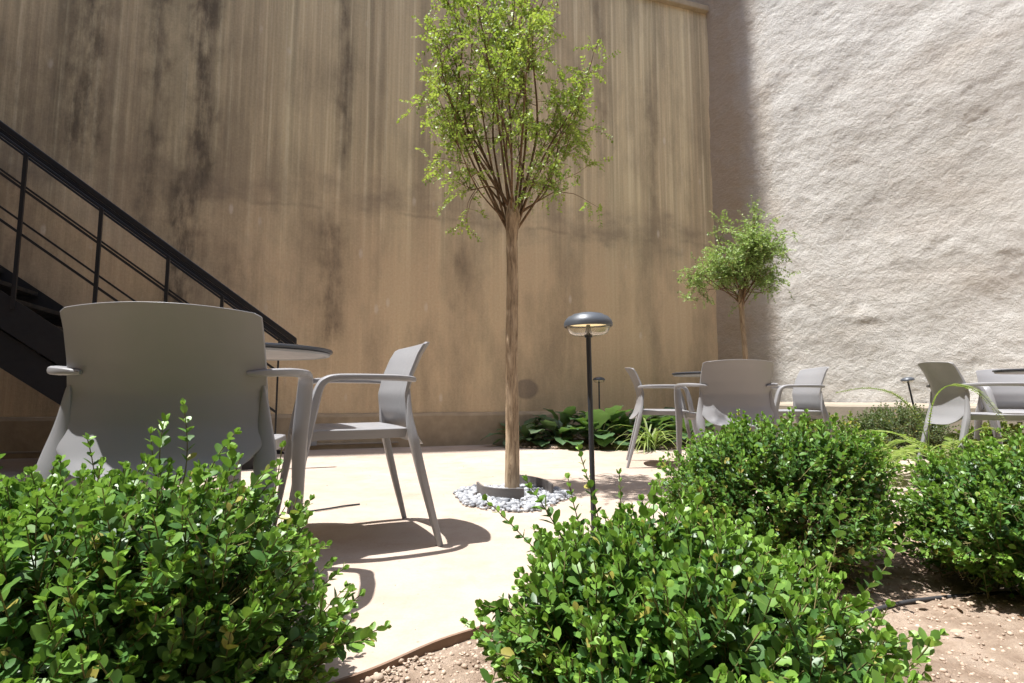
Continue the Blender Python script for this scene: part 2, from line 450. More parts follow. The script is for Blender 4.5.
def fast_mesh(name, verts, faces, mat, parent=None, smooth=False, attr=None):
    me = bpy.data.meshes.new(name); k = faces.shape[1]; nf = len(faces)
    me.vertices.add(len(verts)); me.vertices.foreach_set('co', verts.astype(np.float32).ravel())
    me.loops.add(nf*k); me.loops.foreach_set('vertex_index', faces.astype(np.int32).ravel())
    me.polygons.add(nf); me.polygons.foreach_set('loop_start', np.arange(0, nf*k, k, dtype=np.int32))
    me.polygons.foreach_set('loop_total', np.full(nf, k, dtype=np.int32))
    me.update(calc_edges=True)
    if attr is not None:
        a = me.attributes.new('tint', 'FLOAT', 'POINT'); a.data.foreach_set('value', attr.astype(np.float32))
    return link_mesh(name, me, mat, parent, smooth)

TREE = Vector((0, 3.29, 0))
cs, ss = [], []
RC = Vector((.0, 3.14, 0))
for _ in range(1000):
    a = rng.uniform(0, 6.283); r = math.sqrt(rng.uniform(0, 1)); k = 1+.08*math.sin(3*a)+.05*math.sin(5*a+1)
    x = RC.x+.33*r*k*math.cos(a); y = RC.y+.37*r*k*math.sin(a)
    if (x-TREE.x)**2+(y-TREE.y)**2 < .0016: continue
    s = rng.uniform(.009, .026) if r < .94 else rng.uniform(.008, .016)
    cs.append((x, y, .004+s*.4+.022*(1-r)*rng.uniform(0, 1))); ss.append(s)
o = stones('pebble_ring', np.array(cs), ss, M['pebble'])
tag(o, 'ring of grey white marble pebbles around the foot of the tall tree', 'pebbles', kind='stuff')

cs, ss = [], []
for _ in range(24000):
    x = rng.uniform(-.6, 3.4); ye = edge_y(x)-.012
    y = ye-rng.uniform(0, 1)**1.15*(min(1.9, ye-.5))
    s = rng.choice([rng.uniform(.0018, .0045), rng.uniform(.004, .0085)], p=[.74, .26])
    if rng.uniform() < .004: s = rng.uniform(.009, .014)
    p = Vector((x*4, y*4, 0)); cs.append((x, y, -.013+.018*mn.noise(p*.8)+.010*mn.noise(p*2.5)+s*.35)); ss.append(s)
tag(stones('gravel', np.array(cs), ss, M['gravel'], smooth=False), 'crumbly brown gravel and clods over the front soil bed', 'gravel', kind='stuff')
# grit scattered over the paving and along back bed
cs, ss = [], []
for _ in range(420):
    x = rng.uniform(-2.2, 2.5); y = rng.uniform(1.0, 6)
    if y < edge_y(x)+.02: continue
    cs.append((x, y, .001)); ss.append(rng.uniform(.0012, .0035))
for _ in range(900):
    i = rng.integers(0, len(bb)-1); p = bb[i].lerp(bb[i+1], rng.uniform()); q = p.lerp(far[i], abs(rng.normal(0, .12)))
    cs.append((q.x, q.y+rng.normal(0, .02), .015)); ss.append(rng.uniform(.006, .022))
tag(stones('grit', np.array(cs), ss, M['gravel']), 'loose grit on the paving and along the front of the back bed', 'gravel', kind='stuff')

# ------------------------------------------------------------------ walls
WALL_H = 6.06
def frame_empty(name, loc, ang, label, cat): return empty(name, loc, ang, label, cat)
bw = frame_empty('concrete_wall', COR, WA, 'tall stained tan concrete wall across the back with dark vertical run-off streaks', 'wall')
bm = bmesh.new(); box(bm, (-7.0, .15, WALL_H/2-.1), (14.0, .30, WALL_H+.2)); bm_obj('wall_face', bm, M['back_wall'], bw, smooth=False)
bm = bmesh.new(); box(bm, (-7.02, .13, WALL_H+.045), (14.0, .40, .085)); bm_obj('coping', bm, M['coping'], bw, bevel=.012)
bm = bmesh.new()                                       # plinth with a worn chamfered top
pts = [(-.002, -.1), (-.055, -.1), (-.055, .335), (-.04, .365), (-.002, .372)]
for a, b in ((-14.0, -.02),):
    A = [bm.verts.new((a, y, z)) for y, z in pts]; steps = 90; prev = A
    for k in range(1, steps+1):
        x = a+(b-a)*k/steps; j = .008*mn.noise(Vector((x*3, 0, 0)))
        cur = [bm.verts.new((x, y+(j if 0 < i < 4 else 0), z+(j if i > 1 else 0))) for i, (y, z) in enumerate(pts)]
        for i in range(4): bm.faces.new((prev[i], prev[i+1], cur[i+1], cur[i]))
        prev = cur
bm_obj('plinth', bm, M['plinth'], bw, smooth=False)
bm = bmesh.new(); box(bm, (-8.6, -.068, .055), (8.6, .022, .018)); bm_obj('cable_duct', bm, M['plinth_pale'], bw, bevel=.004)
bm = bmesh.new(); box(bm, (-4.72-.46, -.082, .13), (.075, .05, .17)); bm_obj('junction_box', bm, M['tablemetal'], bw, bevel=.006)

# right wall: really displaced surface
rw = frame_empty('rendered_wall', COR, VA, 'tall rough whitish rendered wall on the right in raking sunlight', 'wall')
def rwh(x, z):
    p = Vector((x*.55+z*.33, z*.9-x*.40, 0))
    h = .045*mn.noise(p*.8+Vector((3, 1, 0)))+.022*mn.noise(Vector((x*1.1, z*2.1-x*.9, 5)))
    q = Vector((x*1.0, z*1.1, 2))
    h += .009*mn.noise(q*2.3)+.008*mn.noise(q*5)+.005*mn.noise(q*11)+.0035*mn.noise(q*22)+.0025*mn.noise(q*41)
    g_ = mn.noise(Vector((x*.8-z*.55, z*1.5+x*.5, 9))); h += -.022*max(0, g_-.25)*(1+1.5*mn.noise(q*6))
    return h
bm = bmesh.new(); nx, nz = 460, 420
def rx(i): return -6.5+6.5*i/60 if i <= 60 else (4.4*(i-60)/320 if i <= 380 else 4.4+7.6*(i-380)/80)
def rz(j): return -.1+(7.4*j/370 if j <= 370 else 7.4+2.6*(j-370)/50)
gv = [[bm.verts.new((rx(i), -.02+rwh(rx(i), rz(j))*(0.35 if rx(i) < 0 else 1), rz(j))) for j in range(nz+1)] for i in range(nx+1)]
for i in range(nx):
    for j in range(nz): bm.faces.new((gv[i][j], gv[i+1][j], gv[i+1][j+1], gv[i][j+1]))
top = [bm.verts.new((rx(i), .4, 9.9)) for i in (0, nx)]
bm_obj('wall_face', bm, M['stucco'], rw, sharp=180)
bm = bmesh.new(); box(bm, (2.75, .5, 4.9), (18.5, .5, 10.0)); bm_obj('wall_core', bm, M['house'], rw, smooth=False)
bm = bmesh.new()
pts = [(.1, -.1), (-.27, -.1), (-.27, .44), (-.25, .462), (-.05, .485)]
prev = None
for k in range(0, 121):
    x = .25+11.5*k/120; j = .012*mn.noise(Vector((x*2.3, 7, 0)))
    cur = [bm.verts.new((x, y+(j if i else 0), z+(j if i > 1 else 0))) for i, (y, z) in enumerate(pts)]
    if prev:
        for i in range(4): bm.faces.new((prev[i], prev[i+1], cur[i+1], cur[i]))
    else: bm.faces.new(cur)
    prev = cur
bm_obj('plinth', bm, M['plinth_pale'], rw, smooth=False)

# house behind the back wall: its end throws the upright shadow edge on the right wall
SUN = Vector((.32, .070, -1.0)).normalized()
hs = frame_empty('tall_house', COR, WA, 'tall rendered house rising behind the stained back wall', 'house')
HX = -2.5
bm = bmesh.new(); box(bm, (HX-5.5, 3.05, 14.6), (11, 6, 16.8)); box(bm, (HX-5.5, 3.40, 3.08), (11, 6, 6.2)); bm_obj('wall', bm, M['house'], hs, smooth=False)
bm = bmesh.new(); box(bm, (HX-5.6, 3.12, 23.11), (11.0, 6.2, .2)); bm_obj('roof', bm, M['coping'], hs)

# unseen houses added left and behind the viewpoint to cut sky light
for nm, lab, cx, cy, sx, sy, hh in (('side_sky_blocker', 'tall unseen house added on the left to block sky light', -7.9, 0.2, 4, 12, 11.0), ('near_sky_blocker', 'unseen house added behind the viewpoint to block sky light', 1, -6.5, 26, 5, 10.0)):
    q = empty('sky_blocker_house', (cx, cy, 0), 0, lab, 'house')
    bm = bmesh.new(); box(bm, (0, 0, hh/2-.1), (sx, sy, hh+.2)); bm_obj('wall', bm, M['house'], q, smooth=False)
    bm = bmesh.new(); box(bm, (0, 0, hh+.13), (sx+.3, sy+.3, .22)); bm_obj('roof', bm, M['coping'], q, smooth=False)
    for k in range(4):
        for lv in range(2):
            z = 2.6+lv*3.2; bm = bmesh.new()
            if sx < sy: box(bm, (sx/2+.02, -6+4*k, z), (.06, 1.1, 1.5))
            else: box(bm, (-8+5*k, sy/2+.02, z), (1.1, .06, 1.5))
            bm_obj('window', bm, M['black'], q, smooth=False)

# ------------------------------------------------------------------ staircase
S0 = Vector((-1.73, 4.36, 0)); ALPHA = math.tan(R(36.5)); SW = 1.12
st = empty('metal_staircase', S0, WA, 'black steel staircase with slim rails climbing left in front of the back wall', 'staircase')
# local: x negative = up the stair, y positive = toward the wall
def sl(x): return -x*ALPHA
L = 3.7
def bar(bm, a, b, w, h, up=(0, 0, 1)):
    a = Vector(a); b = Vector(b); sweep(bm, [a, b], [(w/2, h/2)]*2, 4, up, cap=True)
def flat(bm, a, b, ty, tz):    # prism along stair plane, vertical cuts
    vs = []
    for p in (a, b):
        for dy, dz in ((-ty/2, -tz/2), (ty/2, -tz/2), (ty/2, tz/2), (-ty/2, tz/2)): vs.append(bm.verts.new((p[0], p[1]+dy, p[2]+dz)))
    for k in range(4): bm.faces.new((vs[k], vs[(k+1) % 4], vs[4+(k+1) % 4], vs[4+k]))
    bm.faces.new(vs[:4]); bm.faces.new(vs[4:])
for yo in (0, SW):
    bm = bmesh.new(); flat(bm, (-.13, yo, sl(-.13)-.22), (-L, yo, sl(-L)-.30), .012, .25)
    bm_obj('stringer', bm, M['stair'], st, smooth=False)
    bm = bmesh.new(); flat(bm, (-.55, yo+(.05 if yo == 0 else -.05), sl(-.55)-.50), (-L, yo+(.05 if yo == 0 else -.05), sl(-L)-.57), .06, .25)
    bm_obj('support_beam', bm, M['stair'], st, smooth=False)
    bm = bmesh.new(); flat(bm, (0.0, yo, 1.0), (-L, yo, 1.0+sl(-L)), .055, .052); flat(bm, (0, yo, .93), (-L, yo, .93+sl(-L)), .024, .026)
    bm_obj('handrail', bm, M['black'], st, smooth=False, bevel=.006)
    for dz in (.66, .34):
        bm = bmesh.new(); flat(bm, (-.13 if yo == 0 else -.62, yo, dz+sl(-.13 if yo == 0 else -.62)), (-L, yo, dz+sl(-L)), .016, .022); bm_obj('rail', bm, M['black'], st, smooth=False)
    posts = [-.13, -.55, -.93, -1.38, -1.86, -2.33, -2.8, -3.25, -3.65] if yo == 0 else [-.62, -3.4]
    for px in posts:
        zb = 0 if px > -.2 else sl(px)-.2
        bm = bmesh.new(); w = .014 if px > -.2 else .024
        box(bm, (px, yo-.012, (zb+.925+sl(px))/2), (w, w*.7, .925+sl(px)-zb)); bm_obj('baluster', bm, M['black'], st, smooth=False)
ntr = 13
for k in range(1, ntr+1):
    z = k*.19-.02; x = -(z+.20)/ALPHA-.02
    bm = bmesh.new(); box(bm, (x-.02, SW/2, z-.05), (.27, SW-.03, .035)); bm_obj('tread', bm, M['stair'], st, smooth=False, bevel=.004)
bm = bmesh.new(); box(bm, (-L-.38, SW/2, sl(-L)-.16), (.74, SW+.02, .14)); bm_obj('landing', bm, M['stair'], st, smooth=False)
for yo in (.06, SW-.06):
    bm = bmesh.new(); box(bm, (-L-.68, yo, (sl(-L)-.23)/2), (.1, .1, sl(-L)-.23)); bm_obj('post', bm, M['stair'], st, smooth=False)

# ------------------------------------------------------------------ chair
def back_profile(z):          # rear surface y at height z: waist, flaring back below and leaning back above
    pts = [(.36, -.285), (.42, -.243), (.50, -.214), (.58, -.209), (.66, -.230), (.74, -.265), (.82, -.315)]
    for (za, ya), (zb, yb) in zip(pts, pts[1:]):
        if z <= zb: return ya+(yb-ya)*(max(z, za)-za)/(zb-za)
    return pts[-1][1]
def make_chair():
    root = empty('armchair', (0, 0, 0))
    # backrest shell
    bm = bmesh.new(); nu, nv = 28, 26; F = []; B = []
    for i in range(nu+1):
        u = -1+2*i/nu; cf = []; cb = []
        for j in range(nv+1):
            v = j/nv
            ztop = .800-.014*u*u-.007*(max(0, abs(u)-.93)/.07)**2; zbot = .375+.05*u**6
            z = zbot+(ztop-zbot)*v
            hw = .240-.013*v
            if v < .12: hw -= .02*(1-v/.12)**2
            x = u*hw; y = back_profile(z)+.052*abs(u)**2.2*(0.75+.25*v)
            cf.append(bm.verts.new((x, y+.013, z))); cb.append(bm.verts.new((x, y, z-.001)))
        F.append(cf); B.append(cb)
    for i in range(nu):
        for j in range(nv):
            bm.faces.new((F[i][j], F[i+1][j], F[i+1][j+1], F[i][j+1])); bm.faces.new((B[i][j], B[i][j+1], B[i+1][j+1], B[i+1][j]))
        bm.faces.new((F[i][0], B[i][0], B[i+1][0], F[i+1][0])); bm.faces.new((F[i][nv], F[i+1][nv], B[i+1][nv], B[i][nv]))
    for j in range(nv):
        bm.faces.new((F[0][j], F[0][j+1], B[0][j+1], B[0][j])); bm.faces.new((F[nu][j], B[nu][j], B[nu][j+1], F[nu][j+1]))
    o = bm_obj('backrest', bm, M['plastic'], root, bevel=.003, sharp=50)
    # seat
    bm = bmesh.new(); n = 22; T = []; Bt = []
    for i in range(n+1):
        a = []; b = []
        for j in range(n+1):
            u = -1+2*i/n; v = -1+2*j/n
            x = u*math.sqrt(1-.12*v*v)*.238; y = v*math.sqrt(1-.10*u*u)*.208+.028
            dish = -.012*(1-u*u)*(1-v*v)
            fr = -.02*max(0, v-.6)**2/.16
            e = max(abs(u), abs(v)); ed = -.004*max(0, e-.9)/.1
            a.append(bm.verts.new((x, y, .452+dish+fr+ed))); b.append(bm.verts.new((x*.97, y*.97, .412+.018*(1 if e < .88 else 0)+fr)))
        T.append(a); Bt.append(b)
    for i in range(n):
        for j in range(n):
            bm.faces.new((T[i][j], T[i+1][j], T[i+1][j+1], T[i][j+1])); bm.faces.new((Bt[i][j], Bt[i][j+1], Bt[i+1][j+1], Bt[i+1][j]))
        for (P, Q, s) in ((i, 0, 1), (i, n, -1)):
            bm.faces.new((T[i][Q], Bt[i][Q], Bt[i+1][Q], T[i+1][Q]))
        bm.faces.new((T[0][i], T[0][i+1], Bt[0][i+1], Bt[0][i])); bm.faces.new((T[n][i], Bt[n][i], Bt[n][i+1], T[n][i+1]))
    bm_obj('seat', bm, M['plastic'], root, bevel=.003, sharp=45)
    for s in (-1, 1):
        bm = bmesh.new()
        P = smooth_path([(s*.190, -.200, .632), (s*.244, -.178, .636), (s*.284, -.11, .640), (s*.294, .02, .641), (s*.290, .10, .640)], 6)
        sweep(bm, P, interp([(.005, .005), (.015, .011), (.021, .012), (.023, .012), (.022, .012)], 6), 12, (0, 0, 1), 3)
        bm_obj('armrest', bm, M['plastic'], root)
        bm = bmesh.new()
        P = smooth_path([(s*.290, .10, .640), (s*.289, .142, .631), (s*.285, .166, .604), (s*.278, .185, .53), (s*.268, .205, .42), (s*.263, .24, .2), (s*.258, .272, .0)], 6)
        sweep(bm, P, interp([(.022, .012), (.023, .013), (.024, .015), (.026, .019), (.025, .020), (.018, .014), (.012, .010)], 6), 12, (0, 1, .3), 3)
        bm_obj('leg', bm, M['plastic'], root)
        bm = bmesh.new()
        P = smooth_path([(s*.226, -.170, .60), (s*.233, -.172, .50), (s*.242, -.19, .40), (s*.252, -.235, .22), (s*.262, -.295, .0)], 6)
        sweep(bm, P, interp([(.004, .006), (.018, .012), (.030, .017), (.022, .015), (.012, .011)], 6), 12, (0, 1, .3), 3)
        bm_obj('leg', bm, M['plastic'], root)
    return root
chair0 = make_chair(); first = [True]
def place_chair(O, F, label):
    o = chair0 if first[0] else copy_tree(chair0); first[0] = False
    o.location = (O[0], O[1], 0.001); o.rotation_euler = (0, 0, math.atan2(F[1], F[0])-math.pi/2)
    return tag(o, label, 'chair', 'grey plastic armchairs around the round tables')
place_chair((-.925, 1.585), (-.22, .966), 'large nearest grey armchair seen from behind, above the left foreground shrub')
place_chair((-.655, 2.26), (-.90, -.44), 'grey armchair in side view between the nearest chair and the tall tree')
place_chair((1.25, 4.56), (.98, -.20), 'grey armchair in side view facing right, just right of the tall garden lamp')
place_chair((1.47, 3.76), (.02, 1), 'grey armchair showing its broad back below the small round tree')
place_chair((2.24, 4.48), (-1, .06), 'grey armchair facing left at the middle table, in front of the white wall')
place_chair((3.16, 3.72), (.97, -.25), 'grey armchair with shaded half turned back, just right of the thin leaning lamp')
place_chair((4.22, 4.52), (-.38, -.92), 'grey armchair facing the camera behind the table at the right edge')

# ------------------------------------------------------------------ tables
def make_table():
    root = empty('round_table', (0, 0, 0))
    bm = bmesh.new(); lathe(bm, [(0, .756), (.335, .756), (.3475, .754), (.35, .748), (.3475, .742), (.335, .7405), (0, .7405)], 64)
    bm_obj('table_top', bm, M['tabletop'], root)
    bm = bmesh.new(); lathe(bm, [(.0, .7395), (.338, .7395), (.340, .737), (.338, .730), (.325, .728), (.32, .733), (0, .735)], 64); bm_obj('under_frame', bm, M['tablemetal'], root)
    bm = bmesh.new(); lathe(bm, [(.02, .735), (.028, .72), (.028, .02), (.0, .02)], 20); bm_obj('pedestal', bm, M['tablemetal'], root)
    bm = bmesh.new(); lathe(bm, [(0, .0), (.20, 0), (.205, .004), (.20, .010), (.04, .016), (.03, .03), (0, .03)], 48); bm_obj('base', bm, M['tablemetal'], root)
    return root
tb = make_table()
for i, (x, y, lab) in enumerate([(-1.07, 2.13, 'dark topped round table whose rim shows right of the nearest chair back'),
                                 (1.70, 4.56, 'dark topped round table behind the grey chair below the small tree'),
                                 (3.88, 3.88, 'dark topped round table at the right edge in front of the chair facing the camera')]):
    o = tb if i == 0 else copy_tree(tb)
    o.location = (x, y, .002); tag(o, lab, 'table', 'round tables of the courtyard')

# ------------------------------------------------------------------ lamps
def make_lamp(x, y, h, tilt, label, lx=0, hs=1.0):
    root = empty('garden_lamp', (x, y, -.03), 0, label, 'lamp', 'low mushroom garden lamps')
    root.rotation_euler = (0, tilt, lx)
    bm = bmesh.new(); lathe(bm, [(0.0, 0), (.0085, 0), (.0085, h-.09), (0, h-.09)], 16); bm_obj('pole', bm, M['lamppole'], root)
    z = 0
    bm = bmesh.new(); lathe(bm, [(.0, z-.005), (.013, z-.005), (.014, z+.004), (.010, z+.012), (.006, z+.03), (0, z+.032)], 20); bm_obj('socket', bm, M['lamppole'], root)
    bm = bmesh.new()
    lathe(bm, [(.011, z), (.045, z+.001), (.062, z+.006), (.070, z+.015), (.073, z+.026), (.0715, z+.026), (.068, z+.016), (.060, z+.008), (.044, z+.003), (.011, z+.002), (.011, z)], 48)
    bm_obj('glass_bowl', bm, M['glass'], root)
    bm = bmesh.new(); lathe(bm, [(0, z+.0285), (.060, z+.0285), (.064, z+.030), (0, z+.0305)], 40); bm_obj('light_disc', bm, M['glow'], root)
    bm = bmesh.new()
    prof = [(.0, z+.031), (.076, z+.031), (.079, z+.024), (.0815, z+.026), (.0815, z+.034), (.078, z+.042), (.070, z+.049), (.066, z+.0525), (.064, z+.0515), (.055, z+.0560), (.050, z+.059), (.048, z+.0580), (.035, z+.0605), (.030, z+.0625), (.028, z+.0615), (.012, z+.063), (0, z+.063)]
    lathe(bm, prof, 56); bm_obj('cap', bm, M['lampcap'], root, sharp=28)
    for ch in root.children:
        if ch.name.split('.')[0] != 'pole': ch.scale = (hs, hs, 1.22*hs); ch.location.z = h-.09
    return root
make_lamp(.268, 1.82, .895, R(-.8), 'tall slim garden lamp with dark domed head and clear glass, nearest of the three lamps')
make_lamp(1.0, 6.28, .83, 0, 'small distant garden lamp by the stained wall, half hidden behind the near lamp pole', hs=.85)
make_lamp(4.03, 5.40, .82, R(-9), 'thin leaning garden lamp beside the round shrub at the white wall', hs=.72)

# ------------------------------------------------------------------ tree ring strips
def strip(name, pts, h0, h1, label, z0=0.0):
    P = smooth_path([(x, y, 0) for x, y in pts], 8); bm = bmesh.new(); prev = None; n = len(P)
    for i, p in enumerate(P):
        td = (P[min(i+1, n-1)]-P[max(i-1, 0)]).normalized(); nn = Vector((-td.y, td.x, 0))*.006
        h = h0+(h1-h0)*i/(n-1)
        cur = [bm.verts.new((p.x-nn.x, p.y-nn.y, z0)), bm.verts.new((p.x-nn.x, p.y-nn.y, h)), bm.verts.new((p.x+nn.x, p.y+nn.y, h)), bm.verts.new((p.x+nn.x, p.y+nn.y, z0))]
        if prev:
            for k in range(4): bm.faces.new((prev[k], prev[(k+1) % 4], cur[(k+1) % 4], cur[k]))
        else: bm.faces.new(cur)
        prev = cur
    bm.faces.new(prev)
    return bm_obj(name, bm, M['lawnedge'], bevel=.0015, smooth=False)
o = strip('edging_band', [(-.20, 3.22), (-.155, 3.06), (-.06, 2.985), (.065, 2.98)], .075, .078, ''); tag(o, 'curved grey plastic edging band in the pebbles, in front of the tree trunk', 'edging')
o = strip('edging_band', [(.02, 3.50), (.10, 3.44), (.19, 3.28), (.225, 3.10)], .075, .08, ''); tag(o, 'curved black edging band standing in the pebbles behind right of the tree trunk', 'edging')

# ------------------------------------------------------------------ foliage
LT = {  # leaf templates: verts (x across, y along, z up) and quads
 'oval': (np.array([(0, 0, 0), (.22, .22, .05), (.35, .55, .07), (.23, .85, .04), (0, 1, -.02), (-.23, .85, .04), (-.35, .55, .07), (-.22, .22, .05), (0, .35, -.02), (0, .72, -.01)], float),
          np.array([(0, 1, 2, 8), (0, 8, 6, 7), (8, 2, 3, 9), (8, 9, 5, 6), (9, 3, 4, 9), (9, 4, 5, 9)])),
 'small': (np.array([(0, 0, 0), (.34, .5, .06), (0, 1, 0), (-.34, .5, .06)], float), np.array([(0, 1, 2, 3)])),
}
v, f = LT['oval']; LT['oval'] = (v, np.array([(0, 1, 2, 8), (0, 8, 6, 7), (8, 2, 3, 9), (8, 9, 5, 6), (9, 3, 4, 5)]))
def leaves(name, pos, dirs, nrm, length, width, mat, parent, tint, tmpl='oval', smooth=False):
    v, f = LT[tmpl]; n = len(pos); pos = np.asarray(pos, float); d = np.asarray(dirs, float); d /= np.linalg.norm(d, axis=1, keepdims=True)+1e-9
    nr = np.asarray(nrm, float); nr -= d*(nr*d).sum(1, keepdims=True); nr /= np.linalg.norm(nr, axis=1, keepdims=True)+1e-9
    sx = np.cross(d, nr); L_ = np.asarray(length)[:, None, None]; Wd = np.asarray(width)[:, None, None]
    curl = rng.uniform(-.35, .15, (n, 1, 1))
    z = v[None, :, 2:3]+curl*(v[None, :, 1:2]**2)*.5
    P = pos[:, None]+v[None, :, 0:1]*Wd*sx[:, None]+v[None, :, 1:2]*L_*d[:, None]+z*L_*nr[:, None]
    Fc = (f[None]+(np.arange(n)*len(v))[:, None, None]).reshape(-1, 4)
    return fast_mesh(name, P.reshape(-1, 3), Fc, mat, parent, smooth, np.repeat(np.asarray(tint, float), len(v)))

def sticks(name, segs, mat, parent, k=4):
    """segs: list of (p0,p1,r0,r1)"""
    a = np.array([s[0] for s in segs], float); b = np.array([s[1] for s in segs], float)
    r0 = np.array([s[2] for s in segs])[:, None]; r1 = np.array([s[3] for s in segs])[:, None]
    d = b-a; d /= np.linalg.norm(d, axis=1, keepdims=True)+1e-9
    ref = np.where(np.abs(d[:, 2:3]) > .9, np.array([[1., 0, 0]]), np.array([[0, 0, 1.]]))
    u = np.cross(d, ref); u /= np.linalg.norm(u, axis=1, keepdims=True); w = np.cross(d, u)
    vs = []
    for (p, r) in ((a, r0), (b, r1)):
        for i in range(k):
            th = 2*math.pi*i/k; vs.append(p+(u*math.cos(th)+w*math.sin(th))*r)
    V_ = np.stack(vs, 1)
    f = np.array([(i, (i+1) % k, k+(i+1) % k, k+i) for i in range(k)])
    Fc = (f[None]+(np.arange(len(segs))*2*k)[:, None, None]).reshape(-1, 4)
    return fast_mesh(name, V_.reshape(-1, 3), Fc, mat, parent, True)

def unit(v): return v/(np.linalg.norm(v)+1e-9)

def shrub(name, c, rad, label, cat, ntw, leafL, mat, seed, zc=.5, extra=(), group=None, tw=.11, pairs=7, tmpl='oval', tipf=.35, aspect=1.0):
    """c: base centre; rad: (rx, ry, height)"""
    r_ = np.random.default_rng(seed); root = empty(name, (c[0], c[1], -.02), 0, label, cat, group)
    rx, ry, H = rad; cz = H*zc; segs = []; P = []; D = []; Nn = []; Ls = []; T = []
    off = r_.uniform(0, 50, 3)
    def surf(u):
        k = 1+.20*mn.noise(Vector((u[0]*1.9+off[0], u[1]*1.9+off[1], u[2]*1.9)))+.10*mn.noise(Vector((u[0]*5+off[2], u[1]*5, u[2]*5)))
        hz = (H-cz) if u[2] > 0 else cz
        return np.array([u[0]*rx, u[1]*ry, u[2]*hz])*k+np.array([0, 0, cz])
    nb = 34; hubs = []
    for i in range(nb):
        u = unit(r_.normal(size=3)*np.array([1, 1, .7])+np.array([0, 0, .45])); tip = surf(u)*np.array([.62, .62, .68]); base = np.array([u[0]*.05, u[1]*.05, 0.])
        mid = (base+tip)/2+np.array([u[0]*.02, u[1]*.02, .04])
        segs += [(base, mid, .005, .0035), (mid, tip, .0035, .0022)]; hubs.append(tip)
    hubs = np.array(hubs)
    jobs = []
    for i in range(ntw):
        u = unit(r_.normal(size=3)*np.array([1, 1, .95])+np.array([0, 0, .18]))
        if u[2] < -.85: continue
        s = surf(u); f = r_.uniform(.74, .98) if r_.uniform() < .8 else r_.uniform(.45, .75)
        long = r_.uniform() < .07
        L_ = tw*r_.uniform(.7, 1.2)*(1.35 if long else 1)
        ctr = np.array([0, 0, cz*.6]); p = ctr+(s-ctr)*f
        d = unit(u*.75+np.array([0, 0, .65])+r_.normal(size=3)*.35)
        jobs.append((p-d*L_*.55, d, L_, f > .84 or long))
    for (p, d, L_) in extra: jobs.append((np.array(p)-np.array([c[0], c[1], -.02]), unit(np.array(d, float)), L_, True))
    for (b, d, L_, outer) in jobs:
        h = hubs[np.argmin(((hubs-b)**2).sum(1))]
        segs.append((h, b, .002, .0014))
        bend = r_.normal(size=3)*.18; npair = max(3, int(pairs*L_/tw)); q = b.copy(); dd = d.copy(); a0 = r_.uniform(0, 3.14)
        tsz = r_.uniform(.72, 1.28)
        ref = unit(np.cross(dd, r_.normal(size=3))); ref2 = np.cross(dd, ref)
        for k in range(npair):
            nq = q+dd*L_/npair; segs.append((q, nq, .0012, .0010)); q = nq; dd = unit(dd+bend/npair+np.array([0, 0, .02]))
            tt = (k+1)/npair; ang = a0+k*1.57+r_.normal()*.25
            size = leafL*tsz*(1.0-.45*max(0, tt-.7)/.3)*r_.uniform(.75, 1.15)
            for sgn in (0, math.pi):
                if r_.uniform() < .06: continue
                out = ref*math.cos(ang+sgn)+ref2*math.sin(ang+sgn); spread = .95-.55*tt
                ld = unit(out*spread+dd*(1-spread*.5)+r_.normal(size=3)*.16)
                nm = unit(dd*.8-out*.25+np.array([0, 0, .45])+r_.normal(size=3)*.25)
                P.append(q); D.append(ld); Nn.append(nm); Ls.append(size)
                T.append((tipf+.65*max(0, tt-.55)/.45)*r_.uniform(.3, 1) if (outer and tt > .55) else r_.uniform(0, .10))
        if outer:   # small terminal leaves
            for _ in range(3):
                P.append(q); D.append(unit(dd+r_.normal(size=3)*.35)); Nn.append(unit(r_.normal(size=3)+np.array([0, 0, .6]))); Ls.append(leafL*.6); T.append(tipf+.4)
    Ls = np.array(Ls)
    leaves('foliage', P, D, Nn, Ls, Ls*aspect, mat, root, T, tmpl)
    sticks('stem', segs, M['twig'], root)
    return root

shrub('boxwood_shrub', (-.79, .97), (.49, .35, .445), 'big leafy boxwood shrub in the lower left corner, before the nearest chair', 'shrub', 2500, .0245, M['box'], 3, zc=.42,
      extra=[((-.60, 1.02, .44), (.05, 0, 1), .12), ((-.63, 1.0, .42), (-.2, 0, 1), .11), ((-.57, 1.03, .41), (.3, 0, 1), .11), ((-.66, 1.04, .41), (-.4, .1, 1), .10), ((-.45, 1.04, .36), (.15, .1, 1), .12), ((-.93, 1.0, .42), (-.3, 0, 1), .07), ((-.75, 1.0, .42), (-.15, 0, 1), .08), ((-.52, 1.0, .40), (.25, .1, 1), .08)],
      group='boxwood shrubs in the front bed')
shrub('boxwood_shrub', (.29, 1.0), (.315, .34, .36), 'low spreading boxwood shrub at the bottom centre with bare upright sprigs on its left', 'shrub', 1850, .0235, M['box'], 5, zc=.45,
      extra=[((.07, 1.10, .25), (-.75, .1, .8), .17), ((.12, 1.12, .26), (-.5, .1, .9), .17), ((.19, 1.15, .27), (-.2, .1, 1), .20), ((.155, 1.14, .26), (-.35, .1, 1), .15),
             ((.23, 1.17, .26), (0, .1, 1), .15), ((.60, .99, .22), (.75, .1, .6), .15), ((.60, 1.05, .28), (.4, .2, 1), .10), ((.62, .95, .14), (.9, 0, .35), .10)],
      group='boxwood shrubs in the front bed', tmpl='oval')
shrub('boxwood_shrub', (.94, 1.98), (.37, .37, .51), 'rounded boxwood shrub in front of the middle chairs, right of the near lamp', 'shrub', 1900, .022, M['box'], 8, zc=.45, group='boxwood shrubs in the front bed')
shrub('boxwood_shrub', (1.69, 1.70), (.45, .42, .445), 'dense boxwood shrub at the right edge over shaded soil', 'shrub', 2500, .022, M['box'], 13, zc=.44, group='boxwood shrubs in the front bed')
